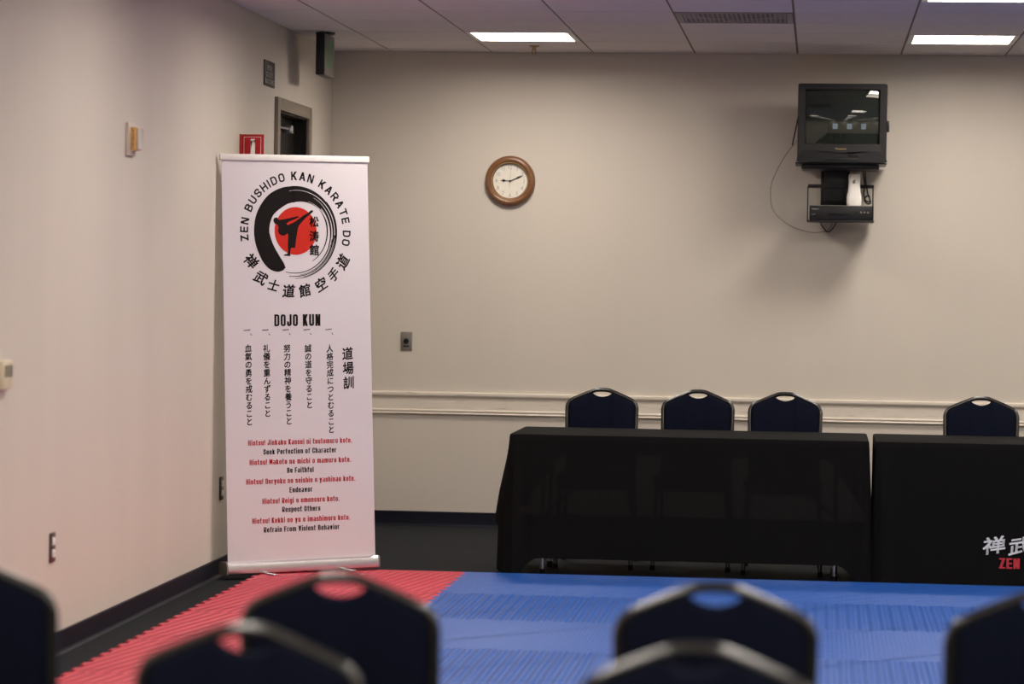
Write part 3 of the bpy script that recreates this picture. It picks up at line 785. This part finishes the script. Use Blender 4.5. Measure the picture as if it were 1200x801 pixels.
# cabinet: bezel ring with tapered rear hull
def ring(bm, x0, x1, z0, z1, y, rr=.012, k=4):
    out = []
    for cx, cz, a0 in ((x1-rr, z1-rr, 0), (x0+rr, z1-rr, PI/2), (x0+rr, z0+rr, PI), (x1-rr, z0+rr, 1.5*PI)):
        for i in range(k+1):
            a = a0+PI/2*i/k; out.append(bm.verts.new((cx+rr*math.cos(a), y, cz+rr*math.sin(a))))
    return out
Zt = .455
secs = [(-.2165+.004, .2165-.004, .108, .418, .030, .004), (-.2165, .2165, .104, .422, .004, .006), (-.252, .252, .006, Zt-.004, 0, .010), (-.257, .257, .002, Zt, .006, .012), (-.257, .257, .002, Zt, .09, .012), (-.235, .235, .004, Zt-.02, .12, .02), (-.20, .20, .008, Zt-.06, .26, .03), (-.14, .14, .012, Zt-.14, .34, .03), (-.13, .13, .016, Zt-.15, .39, .03)]
rs = [ring(bm, *s[:4], s[4], s[5]) for s in secs]
for i in range(len(rs)-1):
    m_ = len(rs[i])
    for k in range(m_): bm.faces.new((rs[i][k], rs[i][(k+1) % m_], rs[i+1][(k+1) % m_], rs[i+1][k]))
bm.faces.new(rs[-1])
link('cabinet', bm, PLASTIC2, tv, 30)
bm = B()                                            # bulging picture tube
NXg, NZg = 24, 18; gr = []
for j in range(NZg+1):
    row = []
    for i in range(NXg+1):
        x = -.2145+.429*i/NXg; z = .106+.314*j/NZg
        d2 = x*x+(z-.263)**2; row.append(bm.verts.new((x, .004+d2/(2*1.15), z)))
    gr.append(row)
for j in range(NZg):
    for i in range(NXg): bm.faces.new((gr[j][i], gr[j][i+1], gr[j+1][i+1], gr[j+1][i]))
link('screen', bm, SCREEN, tv, 60)
bm = B(); prism(bm, [(-.252, .02), (-.225, .062), (-.16, .066), (-.07, .050), (.07, .050), (.17, .066), (.225, .062), (.252, .02)], lambda x, z: (x, -.004, z), (0, .006, 0)); link('control_flap', bm, PLASTIC, tv)
bm = B(); box(bm, .037, .098, -.007, -.001, .031, .050, .002); link('button_row', bm, RUBBER, tv)
bm = B(); prism(bm, [(-.262, .004), (-.257, .018), (-.20, .020), (.20, .020), (.257, .018), (.262, .004), (.25, -.0), (-.25, 0)], lambda x, z: (x, -.012, z), (0, .05, 0)); box(bm, -.10, .09, -.016, -.010, .010, .019, .002)
link('bottom_lip', bm, PLASTIC, tv)
bm = B(); put(bm, 'Panasonic', fit(-.037, .027, .072, .084, lambda x, z: (x, -.0012, z)), .01); link('brand_lettering', bm, GOLD, tv, 0)
bm = B(); box(bm, .257, .272, .03, .07, .178, .245, .006); link('side_knob', bm, PLASTIC, tv)
vcr = thing('video_recorder', 'slim black video recorder sitting in the cage below the television', 'video recorder', (.118, 16.97, 1.869))
bm = B(); box(bm, -.181, .181, .006, .27, 0, .087, .003); link('case', bm, GREYP, vcr)
bm = B(); box(bm, -.182, .182, -.004, .008, .001, .085, .003); link('front_panel', bm, PLASTIC, vcr)
bm = B(); box(bm, -.07, .06, -.006, 0, .03, .047, .002); link('tape_flap', bm, RUBBER, vcr)
for x in (.117, .137, .157):
    bm = B(); lathe(bm, [(0, -.009), (.005, -.009), (.006, -.003), (.006, 0)], 12, 'Y', (x, 0, .047)); link('button', bm, GREYP, vcr)
bm = B(); put(bm, 'Panasonic', fit(-.167, -.127, .062, .070, lambda x, z: (x, -.0046, z)), .004); put(bm, 'VHS', fit(-.168, -.148, .030, .037, lambda x, z: (x, -.0046, z)), .004)
link('lettering', bm, GREYINK, vcr, 0)
ds = thing('air_freshener_dispenser', 'white upright air freshener dispenser standing on the video recorder', 'dispenser', (.194, 17.03, 1.957))
bm = B()
secs = [(.0, .040, .030), (.01, .043, .033), (.05, .043, .034), (.09, .036, .032), (.13, .034, .030), (.165, .035, .028), (.180, .033, .026), (.184, .028, .022)]
rs = []
for z, a, b in secs:
    rs.append([bm.verts.new((math.copysign(abs(math.cos(2*PI*k/28))**.6, math.cos(2*PI*k/28))*a, math.copysign(abs(math.sin(2*PI*k/28))**.6, math.sin(2*PI*k/28))*b, z)) for k in range(28)])
for i in range(len(rs)-1):
    for k in range(28): bm.faces.new((rs[i][k], rs[i][(k+1) % 28], rs[i+1][(k+1) % 28], rs[i+1][k]))
bm.faces.new(rs[0][::-1]); bm.faces.new(rs[-1]); link('housing', bm, CREAM, ds, 50)
bm = B(); box(bm, -.008, .006, -.037, -.026, .128, .150, .004); link('sensor_window', bm, GREYP, ds)
bm = B(); lathe(bm, [(0, .184), (.022, .184), (.020, .196), (.010, .201), (0, .202)], 20, 'Z', (.01, 0, 0)); link('cap', bm, GREYP, ds)
bm = B(); tube(bm, spline([(-.135, 17.10, 2.50), (-.150, 17.05, 2.41), (-.171, 17.1, 2.309)], 6), .004, 8)
tag(link('cable', bm, RUBBER), 'short dark cable hanging off the left side of the television', 'cable')
bm = B(); tube(bm, spline([(-.12, 17.15, 2.36), (-.155, 17.2, 2.327), (-.224, 17.25, 2.235), (-.285, 17.27, 2.108), (-.296, 17.28, 2.022), (-.276, 17.28, 1.926), (-.194, 17.28, 1.851), (-.098, 17.28, 1.812), (-.015, 17.29, 1.803), (.06, 17.30, 1.83), (.08, 17.315, 1.95)], 8), .0022, 6)
tag(link('cable', bm, GREYP), 'thin grey wire looping down the wall left of the recorder', 'cable')
bm = B(); tube(bm, spline([(.0, 17.22, 1.89), (.004, 17.17, 1.858), (.014, 17.10, 1.834), (.045, 17.09, 1.802), (.074, 17.10, 1.825), (.093, 17.17, 1.86), (.095, 17.22, 1.89)], 6), .0035, 8)
tag(link('cable', bm, RUBBER), 'black cable drooping in a loop beneath the recorder cage', 'cable')
bm = B(); tube(bm, spline([(.245, 17.10, 2.16), (.255, 17.10, 2.08), (.25, 17.10, 2.03), (.262, 17.09, 1.99), (.285, 17.09, 1.985), (.28, 17.10, 2.02), (.255, 17.10, 2.0), (.27, 17.10, 1.972), (.292, 17.10, 1.98), (.275, 17.12, 2.03), (.262, 17.12, 2.1), (.258, 17.12, 2.16)], 6), .0042, 8)
tag(link('cable', bm, RUBBER), 'bunched black cable behind the white dispenser, below the television', 'cable')

# ------------------------------------------------------------------ wall clock
ck = thing('wall_clock', 'round oak-framed wall clock with cream dial on the back wall', 'clock', (-1.858, YB, 2.087))
bm = B(); lathe(bm, [(.100, -.006), (.110, -.020), (.113, -.034), (.122, -.042), (.138, -.040), (.149, -.028), (.152, -.012), (.152, 0), (.10, 0)], 64, 'Y'); link('wooden_rim', bm, OAK, ck, 50)
bm = B(); lathe(bm, [(0, -.010), (.112, -.010)], 64, 'Y'); link('dial', bm, DIAL, ck, 0)
bm = B(); lathe(bm, [(.1085, -.030), (.110, -.034), (.1125, -.034), (.1125, -.028)], 64, 'Y'); link('inner_ring', bm, BRASS, ck, 50)
bm = B()
for h in range(1, 13):
    a = PI/2-h*PI/6; cx, cz = .084*math.cos(a), .084*math.sin(a)
    put(bm, str(h), lambda x, y, bd, cx=cx, cz=cz: (cx+(x-(bd[0]+bd[1])/2)*.028, -.0108, cz+(y-(bd[2]+bd[3])/2)*.033), .0)
link('numerals', bm, GREYINK, ck, 0)
def hand(name, deg, ln, prof, m, y):
    a = math.radians(90-deg); ca, sa = math.cos(a), math.sin(a)
    bm = B(); prism(bm, [(t*ln, w) for t, w in prof]+[(t*ln, -w) for t, w in reversed(prof)], lambda p, q: (p*ca-q*sa, y, p*sa+q*ca), (0, .0012, 0)); link(name, bm, m, ck, 0)
hand('hour_hand', 273.5, .056, [(-.12, .002), (.3, .0022), (.55, .0035), (.68, .0095), (.82, .004), (1, .0012)], INK, -.014)
hand('minute_hand', 66, .080, [(-.1, .002), (.5, .0024), (.7, .0048), (.88, .003), (1, .0008)], INK, -.0165)
hand('second_hand', 4, .072, [(-.5, .0014), (-.2, .0009), (1, .0005)], GREYINK, -.019)
bm = B(); lathe(bm, [(0, -.021), (.005, -.021), (.006, -.012), (0, -.012)], 16, 'Y'); link('hub', bm, INK, ck)

# ------------------------------------------------------------------ plates and boxes on the walls
vp = thing('volume_control', 'grey wall plate with a black knob on the back wall beside the banner', 'wall plate', (-2.474, YB, 1.113))
bm = B(); box(bm, -.035, .035, -.007, 0, -.057, .057, .003); link('plate', bm, GREYP, vp)
bm = B(); lathe(bm, [(0, -.028), (.012, -.028), (.015, -.022), (.016, -.007)], 24, 'Y', (-.001, 0, .002)); link('knob', bm, RUBBER, vp)
bm = B(); flat(bm, rect(-.018, .018, -.033, -.026), lambda x, z: (x, -.0074, z)); link('print', bm, INK, vp, 0)
fa = thing('fire_alarm_strobe', 'tan wall alarm box with clear lens on a white plate, high on the left wall', 'alarm', (XL, 12.18, 2.07))
bm = B(); box(bm, 0, .014, -.075, .06, -.07, .07, .003); link('plate', bm, mat('almond_plate', (.50, .43, .36), .45), fa)
bm = B(); box(bm, .012, .040, -.045, .045, -.048, .052, .004); link('housing', bm, TAN, fa)
bm = B(); box(bm, .040, .050, -.040, .042, -.044, .048, .005, 3); link('lens', bm, mat('clear_lens', (.50, .47, .43), .15), fa)
bm = B(); put(bm, 'FIRE', lambda x, y, bd: (.0185+(y-.36)*.012+.006, -.0455, .040-(x-bd[0])/(bd[1]-bd[0])*.075), .01); link('lettering', bm, mat('orange_print', (.45, .13, .03), .5), fa, 0)
def outlet(y, z, label, pm):
    o = thing('wall_outlet', label, 'outlet', (XL, y, z))
    bm = B(); box(bm, 0, .008, -.036, .036, -.058, .058, .003); link('plate', bm, pm, o)
    for s in (-1, 1):
        bm = B(); box(bm, .006, .013, -.017, .017, s*.024-.016, s*.024+.016, .004); link('socket', bm, CREAM, o)
    bm = B(); lathe(bm, [(0, .0095), (.004, .009), (.004, .007)], 10, 'X'); link('screw', bm, STEEL, o)
outlet(10.98, .428, 'wall outlet with dark plate low on the left wall, above the leftmost chair', mat('bronze_plate', (.10, .06, .05), .35, .4))
outlet(14.18, .434, 'wall outlet low on the left wall, half tucked beside the banner edge', mat('dark_steel_plate', (.05, .045, .04), .35, .4))
th = thing('thermostat', 'beige thermostat with dark slots at the left edge of the photo', 'thermostat', (XL, 10.255, 1.118))
bm = B(); box(bm, 0, .028, -.06, .06, -.05, .055, .006); link('housing', bm, BEIGE, th)
for k in range(7):
    bm = B(); box(bm, .0265, .0285, -.048+k*.0155, -.040+k*.0155, -.005, .038); link('vent_slot', bm, SIGNDARK, th, 0)
# dark notice above the door
ns = thing('notice_sign', 'small dark notice sign with pale lettering above the door', 'sign', (XL, 15.295, 2.575))
bm = B(); box(bm, 0, .006, -.145, .145, -.068, .068, .001); link('plate', bm, SIGNDARK, ns)
bm = B()
for t, a, z in (('FOR', .065, .030), ('GUEST', .10, -.006), ('ROOMS', .12, -.042)): put(bm, t, fit(-a, a, z-.014, z+.014, lambda y, z: (.0066, y, z)), .012)
link('lettering', bm, GREYINK, ns, 0)
# red extinguisher flag sign
fs = thing('extinguisher_sign', 'red flag sign with a white fire extinguisher symbol, left of the door behind the banner', 'sign', (XL, 14.56, 2.12))
bm = B(); box(bm, 0, .122, -.004, .004, -.10, .095, .002); box(bm, 0, .012, -.025, .025, -.10, .095, .002); link('panel', bm, SIGNRED, fs)
bm = B()
for (a, b, c, d) in ((.019, .108, .080, .082), (.019, .021, -.09, .082), (.106, .108, -.09, .082), (.019, .108, -.09, -.088)): flat(bm, rect(a, b, c, d), lambda x, z: (x, -.0046, z))
ext = [(.053, -.01), (.077, -.01), (.077, .046), (.073, .054), (.068, .057), (.068, .063), (.076, .067), (.076, .071), (.058, .071), (.052, .066), (.055, .062), (.062, .063), (.062, .057), (.057, .054), (.053, .046)]
flat(bm, ext, lambda x, z: (x, -.0046, z))
for k in range(3): flat(bm, rect(.035, .092, -.045-k*.016, -.037-k*.016), lambda x, z: (x, -.0046, z))
link('symbol', bm, SIGNWHITE, fs, 0)
# exit sign under the ceiling
ex = thing('exit_sign', 'ceiling-hung exit sign with green letters in the back left corner', 'exit sign', (-2.775, 16.05, HC))
bm = B(); lathe(bm, [(0, 0), (.055, 0), (.055, -.008), (.045, -.014), (0, -.014)], 24, 'Z'); link('canopy', bm, PLASTIC, ex)
bm = B(); box(bm, -.026, .022, -.155, .155, -.245, -.012, .004); link('housing', bm, PLASTIC, ex)
bm = B(); box(bm, .0205, .026, -.152, .152, -.242, -.016, .002); link('face', bm, EXITFACE, ex)
bm = B(); put(bm, 'EXIT', fit(-.105, .125, -.195, -.045, lambda y, z: (.0265, y, z)), .012); link('lettering', bm, GREEN, ex, 0)

# ------------------------------------------------------------------ ceiling fittings
def troffer(k, j, label, group):
    x = G0+(k+.5)*GS; y = GY-(j+.5)*GS; h = GS/2-.008
    t = thing('ceiling_light', label, 'ceiling light', (x, y, HC), 0, group)
    bm = B(); o, i_, dp = h, h-.028, .05; tp = h-.055
    def sq(s, z): return [bm.verts.new(p) for p in ((-s, -s, z), (s, -s, z), (s, s, z), (-s, s, z))]
    rr = [sq(o, .012), sq(o, -.004), sq(i_, -.004), sq(i_, 0)]
    for a, b in zip(rr, rr[1:]):
        for q in range(4): bm.faces.new((a[q], a[(q+1) % 4], b[(q+1) % 4], b[q]))
    link('frame', bm, WHITE_METAL, t, 0)
    bm = B(); rr = [sq(i_, 0), sq(i_-.006, .020), sq(tp, dp), sq(tp, dp+.02), sq(o, dp+.02), sq(o, .012)]
    for a, b in zip(rr, rr[1:]):
        for q in range(4): bm.faces.new((a[q], a[(q+1) % 4], b[(q+1) % 4], b[q]))
    bm.faces.new(rr[3])
    link('reflector', bm, REFLECTOR, t, 0)
    bm = B(); f_ = bm.faces.new([bm.verts.new(p) for p in ((-tp, -tp, dp), (-tp, tp, dp), (tp, tp, dp), (tp, -tp, dp))])
    me_o = link('diffuser', bm, LENS, t, 0)
    return t
LABS = {(1, 1): 'square recessed ceiling light near the back wall, left of the vent', (5, 1): 'square recessed ceiling light near the back wall, above the television',
        (1, 5): 'ceiling light cut by the top edge of the photo, left of the vent', (5, 5): 'ceiling light cut by the top edge of the photo, at its right end'}
first = None
for k in LAMP_COLS:
    for j in LAMP_ROWS:
        lab = LABS.get((k, j), 'square recessed ceiling light over the room, out of view')
        if first is None: first = troffer(k, j, lab, 'recessed ceiling lights'); o = first
        else:
            o = copy_tree(first); o.location = (G0+(k+.5)*GS, GY-(j+.5)*GS, HC); o['label'] = lab
k, j = VENT
vt = thing('ceiling_vent', 'perforated square air vent in the ceiling between the two lights', 'vent', (G0+(k+.5)*GS, GY-(j+.5)*GS, HC))
bm = B(); h = GS/2-.008
for (a, b, c, d) in ((-h, h, -h, -h+.03), (-h, h, h-.03, h), (-h, -h+.03, -h, h), (h-.03, h, -h, h)): box(bm, a, b, c, d, -.003, .01, .001)
link('frame', bm, VENTM, vt)
bm = B(); nb = 22
for i in range(nb):
    c = -h+.04+(2*h-.08)*i/(nb-1); box(bm, c-.0035, c+.0035, -h+.03, h-.03, 0, .0006); box(bm, -h+.03, h-.03, c-.0035, c+.0035, .0006, .0012)
link('grille', bm, VENTM, vt, 0)
bm = B(); box(bm, -h+.02, h-.02, -h+.02, h-.02, .016, .022); link('back_plate', bm, VENTM, vt, 0)
bm = B(); lathe(bm, [(0, .0145), (.19, .0105), (.20, .012), (.20, .016), (0, .016)], 40, 'Z'); link('duct_shade', bm, DARKHOLE, vt, 0)  # dark disc stands in for the shade inside the air duct
sp = thing('sprinkler', 'small brass sprinkler head in the ceiling beside the left light', 'sprinkler', (-1.678, 16.845, HC))
bm = B(); lathe(bm, [(0, 0), (.03, 0), (.028, -.006), (.012, -.010), (.010, -.028), (0, -.028)], 20, 'Z'); link('escutcheon', bm, BRASS, sp)
bm = B(); tube(bm, [(-.010, 0, -.026), (-.012, 0, -.04), (0, 0, -.052), (.012, 0, -.04), (.010, 0, -.026)], .003, 6); lathe(bm, [(0, -.050), (.016, -.052), (.016, -.055), (0, -.056)], 16, 'Z'); link('deflector', bm, BRASS, sp)
